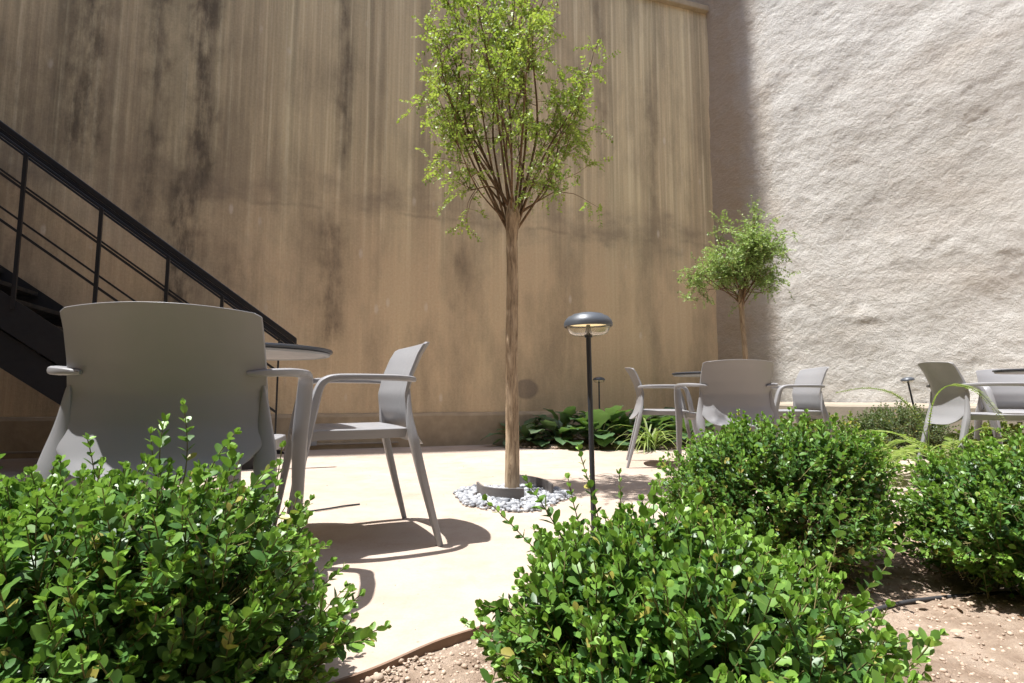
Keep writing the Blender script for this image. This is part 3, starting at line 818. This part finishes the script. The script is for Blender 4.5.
shrub('ball_shrub', (3.68, 5.25), (.42, .36, .47), 'clipped grey green ball shrub at the foot of the white wall', 'shrub', 1100, .030, M['ball'], 21, zc=.45, tw=.14, pairs=6, tmpl='small', tipf=.2, aspect=.8)

# low leafy plants along the back bed on the right
for i, (x, y, rx, h, lab) in enumerate([(2.55, 5.60, .36, .40, 'low yellow green plant under the small tree behind the chair facing left'),
                                        (3.08, 5.38, .34, .40, 'low yellow green plant left of the clipped ball shrub'),
                                        (3.2, 4.98, .22, .16, 'small dark groundcover clump in front of the clipped ball shrub'),
                                        (4.25, 4.85, .28, .34, 'yellow green leafy plant right of the leaning lamp, behind the half turned chair'),
                                        (4.75, 4.75, .30, .36, 'leafy plant by the white wall behind the right hand table')]):
    shrub('groundcover_plant', (x, y), (rx, rx*.85, h), lab, 'plant', 170, .05, M['ground'], 40+i, zc=.4, tw=.12, pairs=4, group='low leafy plants along the white wall')

# broad-leaved plants at the foot of the back wall
def broad(x, y, s, n, label, seed):
    r_ = np.random.default_rng(seed); root = empty('broadleaf_plant', (x, y, 0.02), 0, label, 'plant', 'broad leaved plants at the foot of the stained wall')
    bmL = bmesh.new(); segs = []; tl = bmL.verts.layers.float.new('tint')
    for i in range(n):
        az = r_.uniform(0, 6.283); el = r_.uniform(.15, 1.25); L_ = s*r_.uniform(.22, .36); st_ = s*r_.uniform(.08, .30)
        dirv = Vector((math.cos(az)*math.cos(el), math.sin(az)*math.cos(el), math.sin(el)))
        b = Vector((r_.normal()*.05*s, r_.normal()*.04*s, 0)); tip = b+dirv*st_
        segs.append((tuple(b), tuple(tip), .005, .004))
        d = Vector((dirv.x, dirv.y, dirv.z*.5+.05)).normalized(); side = d.cross(Vector((0, 0, 1))).normalized(); up = side.cross(d)
        w = L_*r_.uniform(.26, .36); droop = r_.uniform(.15, .5); tint = r_.uniform(0, .95)**4
        rows_ = []
        for a in range(9):
            t_ = a/8; wd = w*math.sin(math.pi*min(1, t_*.93+.05))**.75*(1+.10*math.sin(a*2.4+i))
            cpt = tip+d*L_*t_-Vector((0, 0, 1))*droop*L_*t_*t_
            row = []
            for k in (-1, -.5, 0, .5, 1):
                p = cpt+side*wd*k+up*(abs(k)*.16*wd+.03*L_*math.sin(a*1.9+k*2+i)*abs(k))
                v = bmL.verts.new(p); v[tl] = tint; row.append(v)
            rows_.append(row)
        for A, B in zip(rows_, rows_[1:]):
            for k in range(4): bmL.faces.new((A[k], A[k+1], B[k+1], B[k]))
    me = bpy.data.meshes.new('foliage'); bmL.to_mesh(me); bmL.free(); link_mesh('foliage', me, M['bigleaf'], root)
    sticks('stem', segs, M['twig'], root)
for i, (x, y, s, n, lab) in enumerate([(.12, 6.22, .85, 30, 'dark broad leaved plant beside the tall tree trunk, leftmost along the wall'),
                                    (.52, 6.18, 1.0, 36, 'broad leaved plant between the tall tree and the near lamp pole'),
                                    (.95, 6.15, 1.15, 36, 'broad leaved plant with large pale leaves behind the near lamp pole'),
                                    (1.32, 6.28, 1.15, 34, 'broad leaved plant just left of the larger strap leaved plant'),
                                    (2.0, 6.3, 1.1, 34, 'broad leaved plant behind the middle table')]):
    broad(x, y, s, n, lab, 60+i)

def strappy(x, y, s, n, label, seed, name='strap_plant', group=None, wmul=1):
    r_ = np.random.default_rng(seed); root = empty(name, (x, y, .02), 0, label, 'plant', group)
    bm = bmesh.new(); tl = bm.verts.layers.float.new('tint')
    for i in range(n):
        az = r_.uniform(0, 6.283); el = r_.uniform(.5, 1.45); L_ = s*r_.uniform(.5, 1.0); w = .010*wmul*r_.uniform(.7, 1.2); tint = r_.uniform(0, 1)
        d = Vector((math.cos(az)*math.cos(el), math.sin(az)*math.cos(el), math.sin(el))); hor = Vector((math.cos(az), math.sin(az), 0)); side = Vector((-math.sin(az), math.cos(az), 0))
        p = Vector((r_.normal()*.03, r_.normal()*.03, 0)); prev = None; K = 9
        for a in range(K+1):
            t_ = a/K; ww = w*(1-t_**2.5)+.0006
            cur = [bm.verts.new(p-side*ww), bm.verts.new(p-Vector((0, 0, ww*.4))), bm.verts.new(p+side*ww)]
            for v in cur: v[tl] = tint*(.4+.6*t_)
            if prev: bm.faces.new((prev[0], prev[1], cur[1], cur[0])); bm.faces.new((prev[1], prev[2], cur[2], cur[1]))
            prev = cur; p = p+d*L_/K; d = (d+(hor*.10-Vector((0, 0, .30*(.4+t_))))).normalized()
    me = bpy.data.meshes.new('foliage'); bm.to_mesh(me); bm.free(); link_mesh('foliage', me, M['strap'], root)
strappy(1.45, 5.78, .62, 70, 'yellow green strap leaved plant seen through chair legs right of the near lamp', 81)
strappy(1.95, 5.95, .45, 40, 'smaller strap leaved plant under the middle table', 82)

# ferns on the right: arching fronds with two rows of leaflets
def fern(x, y, fronds, label, seed, z=.0):
    r_ = np.random.default_rng(seed); root = empty('fern', (x, y, z), 0, label, 'fern', 'ferns below the half turned chair on the right')
    segs = []; P = []; D = []; Nn = []; Ls = []; T = []
    for (az, el, L_, ll) in fronds:
        d = np.array([math.cos(az)*math.cos(el), math.sin(az)*math.cos(el), math.sin(el)]); hor = np.array([math.cos(az), math.sin(az), 0]); p = np.zeros(3); K = 44
        for a in range(K):
            t_ = a/K; q = p+d*L_/K; segs.append((p, q, .0028*(1-t_*.7), .0028*(1-(a+1)/K*.7))); side = unit(np.cross(d, np.array([0, 0, 1.])))
            if t_ > .12:
                for sg in (-1, 1):
                    P.append(q); D.append(unit(side*sg+d*.45+np.array([0, 0, .12]))); Nn.append(np.array([0, 0, 1.])+r_.normal(size=3)*.15)
                    Ls.append(ll*math.sin(math.pi*min(1, (t_*.85+.12)))**.7); T.append(r_.uniform(.2, 1))
            p = q; d = unit(d+hor*.012-np.array([0, 0, 1.])*(.052))
    Ls = np.array(Ls); leaves('foliage', P, D, Nn, Ls, Ls*.42, M['fern'], root, T, 'oval'); sticks('stem', segs, M['fern'], root)
r2 = random.Random(5)
def rosette(n, L_, ll): return [(6.283*i/n+r2.uniform(-.25, .25), r2.uniform(.85, 1.3), L_*r2.uniform(.75, 1.1), ll) for i in range(n)]
def fern_path(x, y, paths, label, seed, ll=.032):
    r_ = np.random.default_rng(seed); root = empty('fern', (x, y, 0), 0, label, 'fern', 'ferns below the half turned chair on the right')
    segs = []; P = []; D = []; Nn = []; Ls = []; T = []
    for pts in paths:
        q = smooth_path([(a-x, b-y, c) for a, b, c in pts], 16); n = len(q)
        for a in range(n-1):
            p0 = np.array(q[a]); p1 = np.array(q[a+1]); d = unit(p1-p0); t_ = a/n; segs.append((p0, p1, .004*(1-t_*.7), .004*(1-(a+1)/n*.7))); side = unit(np.cross(d, np.array([0, .3, 1.])))
            if t_ > .2:
                for sg in (-1, 1):
                    P.append(p1); D.append(unit(side*sg+d*.4)); Nn.append(np.array([0, -.3, 1.])+r_.normal(size=3)*.15); Ls.append(ll*.95*(1-t_*.5)); T.append(r_.uniform(.3, 1))
    Ls = np.array(Ls); leaves('foliage', P, D, Nn, Ls, Ls*.5, M['fern'], root, T, 'oval'); sticks('stem', segs, M['fern'], root)
fern_path(2.36, 3.1, [[(2.36, 3.1, 0), (2.34, 3.1, .32), (2.39, 3.1, .55), (2.49, 3.1, .63), (2.63, 3.1, .60), (2.73, 3.1, .49), (2.83, 3.1, .32)],
                      [(2.36, 3.1, 0), (2.35, 3.15, .38), (2.26, 3.2, .56), (2.12, 3.25, .615), (1.96, 3.3, .59)],
                      [(2.36, 3.1, 0), (2.42, 3.0, .30), (2.55, 2.95, .40), (2.68, 2.9, .30)]], 'fern throwing a long pale frond in an arch across the half turned chair', 91)
fern(2.72, 3.45, rosette(12, .85, .07), 'bushy fern spreading below the half turned chair', 92)
fern(3.15, 3.25, rosette(12, .85, .07), 'bushy fern below the right hand table', 93)
fern(2.62, 3.85, rosette(9, .6, .055), 'bushy fern left of the half turned chair, by the patch of bright paving', 94)

# ------------------------------------------------------------------ trees
def grow(root, trunk_pts, trunk_r, tips, start, leafmat, leafL, seed, nsub, ntw, droop, bark='bark', blob=.0, tw=.14, lp=8, tmpl='small', limb_r=.010, asp=.75, shrink=1.0, lo=.3):
    r_ = np.random.default_rng(seed)
    bm = bmesh.new(); P_ = smooth_path(trunk_pts, 8); rr = interp(trunk_r, 8)
    sweep(bm, P_, [r*(1+.06*mn.noise(Vector((0, 0, i*.7)))) for i, r in enumerate(rr)], 16, (0, 1, 0))
    bm_obj('trunk', bm, M[bark], root, sharp=180)
    st = Vector(start); segs = []; P = []; D = []; Nn = []; Ls = []; T = []
    for ti, tip in enumerate(tips):
        tip = Vector((tip[0]*shrink, tip[1]*shrink, tip[2])); az = math.atan2(tip.y-st.y, tip.x-st.x)
        b0 = st+Vector((math.cos(az)*.025, math.sin(az)*.025, r_.uniform(-.12, .10)))
        mid = b0.lerp(tip, .45)+Vector((r_.normal()*.065, r_.normal()*.065, -.03 if tip.z > st.z+.4 else .06)); q3 = b0.lerp(tip, .8)+Vector((r_.normal()*.03, r_.normal()*.03, 0))
        path = smooth_path([b0, mid, q3, tip], 7); n = len(path); lr = limb_r*r_.uniform(.7, 1.15)*(.6+.4*(tip-b0).length)
        bmL = bmesh.new(); sweep(bmL, path, [lr*(1-.85*i/(n-1))+.001 for i in range(n)], 7, (0, 1, .2)); bm_obj('limb', bmL, M['limb'], root, sharp=180)
        for k in range(nsub):
            i = int(n*r_.uniform(lo, 1)) ; i = min(i, n-1); p = np.array(path[i]); fwd = np.array((path[min(i+1, n-1)]-path[max(i-1, 0)]).normalized())
            Lb = r_.uniform(.16, .36)*(1.15-.5*i/n); d = unit(fwd*.8+r_.normal(size=3)*.62+np.array([0, 0, .25])); r0 = .003
            pts = [p]
            for a in range(5):
                q = pts[-1]+d*Lb/5; segs.append((pts[-1], q, r0*(1-a*.15), r0*(1-(a+1)*.15))); pts.append(q); d = unit(d+r_.normal(size=3)*.15+np.array([0, 0, -droop*.10]))
            for w_ in range(ntw):
                j = int(r_.integers(1, 6)); q = pts[j].copy(); d2 = unit(d*.5+r_.normal(size=3)*.8); Lt = tw*r_.uniform(.6, 1.25)
                sd = unit(np.cross(d2, r_.normal(size=3)))
                tone = r_.uniform(0, 1)
                for a in range(lp):
                    nq = q+d2*Lt/lp; segs.append((q, nq, .0009, .0008)); q = nq; d2 = unit(d2+np.array([0, 0, -droop*.16]))
                    for sg in (-1, 1):
                        if r_.uniform() < .12: continue
                        P.append(q); D.append(unit(sd*sg+d2*.5+r_.normal(size=3)*.25)); Nn.append(np.array([0, 0, 1.])+r_.normal(size=3)*.45)
                        Ls.append(leafL*r_.uniform(.7, 1.2)); T.append(min(1, max(0, tone*.7+r_.normal()*.18)))
    Ls = np.array(Ls); leaves('crown', P, D, Nn, Ls, Ls*asp*1.6, leafmat, root, T, tmpl)
    sticks('twig', segs, M['limb'], root, 3)
    return root

tr = empty('slender_tree', TREE, 0, 'tall slender tree with bare trunk and airy yellow green crown at the centre', 'tree')
tips = [(-.42, .0, 3.10), (-.34, .15, 3.20), (-.22, -.15, 3.0), (-.13, .1, 3.02), (.02, -.05, 3.22), (.13, .12, 3.32), (.20, -.1, 3.05), (.08, .2, 3.35),
        (-.45, -.1, 2.72), (-.40, .2, 2.45), (-.36, -.15, 2.15), (-.30, .05, 2.3), (.28, .05, 2.45), (.50, -.02, 2.66), (.42, .15, 2.45), (.38, -.1, 2.25), (.34, .1, 2.12),
        (-.10, .35, 2.7), (.1, -.35, 2.6), (0.05, .38, 2.4), (-.08, -.38, 2.35), (-.2, .0, 2.6), (.12, 0, 2.7), (-.30, .1, 1.90), (.24, -.08, 1.85), (-.5, .05, 2.95), (-.46, .1, 2.6), (.0, .1, 2.9)]
grow(tr, [(0, 0, -.05), (.002, 0, .3), (-.002, 0, .8), (.003, 0, 1.25), (.0, 0, 1.54), (.004, 0, 1.67), (0, 0, 1.78)], [.046, .041, .038, .036, .035, .050, .022], tips, (0, 0, 1.66), M['treeleaf'], .0205, 101, 9, 5, 0.5, limb_r=.0068, shrink=1.0, lo=.42)
tr2 = empty('round_tree', (2.40, 5.62, 0), 0, 'small tree with a rounded feathery crown near the corner of the two walls', 'tree')
tips2 = []
r3 = np.random.default_rng(9)
for i in range(22):
    a = r3.uniform(0, 6.283); rr_ = math.sqrt(r3.uniform(.05, 1))*.42; tips2.append((rr_*math.cos(a), rr_*.85*math.sin(a), 2.16-.7*rr_*rr_+r3.uniform(-.25, .06)))
tips2 += [(-.56, -.05, 1.83), (-.5, .1, 1.72), (.48, -.1, 2.2), (.2, -.2, 1.62), (.25, .1, 2.40), (-.2, 0, 2.28)]
grow(tr2, [(.02, 0, -.05), (.0, 0, .4), (.012, 0, .9), (-.004, 0, 1.3), (-.01, 0, 1.56), (-.01, 0, 1.66)], [.032, .028, .026, .024, .03, .016], tips2, (-.01, 0, 1.58), M['treeleaf2'], .023, 111, 8, 5, .3, bark='bark', limb_r=.006, shrink=.82)

# ------------------------------------------------------------------ hoses and litter
bm = bmesh.new(); P_ = smooth_path([(-.42, .86, .0), (-.40, .90, .045), (-.372, .935, .052), (-.33, .955, .03), (-.29, .965, -.01)], 14)
sweep(bm, P_, [.0155+.0022*(1 if i % 2 else -1) for i in range(len(P_))], 14, (0, 0, 1))
tag(bm_obj('ribbed_hose', bm, M['rubber'], sharp=180), 'short loop of black ribbed hose at the bottom edge under the left shrub', 'hose')
bm = bmesh.new(); P_ = smooth_path([(-1.5, 2.55, .006), (-1.15, 2.62, .008), (-.95, 2.78, .007), (-.86, 2.88, .006), (-.80, 2.93, .004)], 8); sweep(bm, P_, .0045, 8)
tag(bm_obj('thin_cable', bm, M['rubber'], sharp=180), 'thin black cable end lying on the paving under the side view chair', 'cable')
bm = bmesh.new(); P_ = smooth_path([(.5, 1.35, .0), (.9, 1.52, -.012), (1.15, 1.62, -.008), (1.5, 1.70, -.014), (2.2, 1.78, -.01)], 8); sweep(bm, P_, .0065, 8)
tag(bm_obj('drip_line', bm, M['rubber'], sharp=180), 'black drip irrigation line crossing the soil under the right shrub', 'hose')
n = 330; pos = []; 
for i in range(n):
    if i < 60: k = rng.integers(0, len(bb)-1); p = bb[k]+Vector((rng.normal(0, .06), rng.normal(.05, .05), 0)); pos.append((p.x, p.y, .02))
    elif i < 130: pos.append((rng.normal(.1, .9), rng.uniform(2.6, 5.9), .006))
    else: x = rng.uniform(.7, 2.4); pos.append((x, edge_y(x)-rng.uniform(.1, 1.3), .0))
Ld = rng.uniform(.012, .032, n); Ld[60:130] *= .5
o = leaves('leaf_litter', pos, rng.normal(size=(n, 3))*np.array([1, 1, .1]), rng.normal(size=(n, 3))*.3+np.array([0, 0, 1]), Ld, Ld, M['deadleaf'], None, rng.uniform(0, 1, n))
tag(o, 'dry fallen leaves scattered on the soil beds', 'leaves', kind='stuff')

# ------------------------------------------------------------------ light
w = bpy.data.worlds.new('World'); scene.world = w; w.use_nodes = True
nt = w.node_tree; bg = nt.nodes['Background']; sky = nt.nodes.new('ShaderNodeTexSky'); sky.sky_type = 'NISHITA'; sky.sun_disc = False
to_sun = -SUN; el = math.asin(to_sun.z); az = math.atan2(to_sun.x, to_sun.y)
sky.sun_elevation = el; sky.sun_rotation = az; sky.air_density = 1; sky.dust_density = 1.5
nt.links.new(sky.outputs[0], bg.inputs[0]); bg.inputs[1].default_value = .14
ld = bpy.data.lights.new('sun', 'SUN'); ld.energy = 4.6; ld.angle = R(.6); ld.color = (1, .98, .95)
lo = bpy.data.objects.new('sun', ld); C.objects.link(lo); lo.rotation_euler = to_sun.to_track_quat('Z', 'Y').to_euler(); lo.location = (-4, -1, 12)

cam = bpy.data.cameras.new('camera'); co = bpy.data.objects.new('camera', cam); C.objects.link(co)
co.location = (0, 0, .58); co.rotation_euler = (R(90+5.5), 0, 0); cam.lens = 19.16; cam.sensor_width = 36; cam.clip_start = .02; cam.clip_end = 500
scene.camera = co
vs = scene.view_settings; vs.view_transform = 'Standard'; vs.look = 'None'; vs.gamma = 1; vs.use_curve_mapping = False; vs.exposure = 1.0
scene.cycles.max_bounces = 6; scene.cycles.diffuse_bounces = 4; scene.cycles.transparent_max_bounces = 8
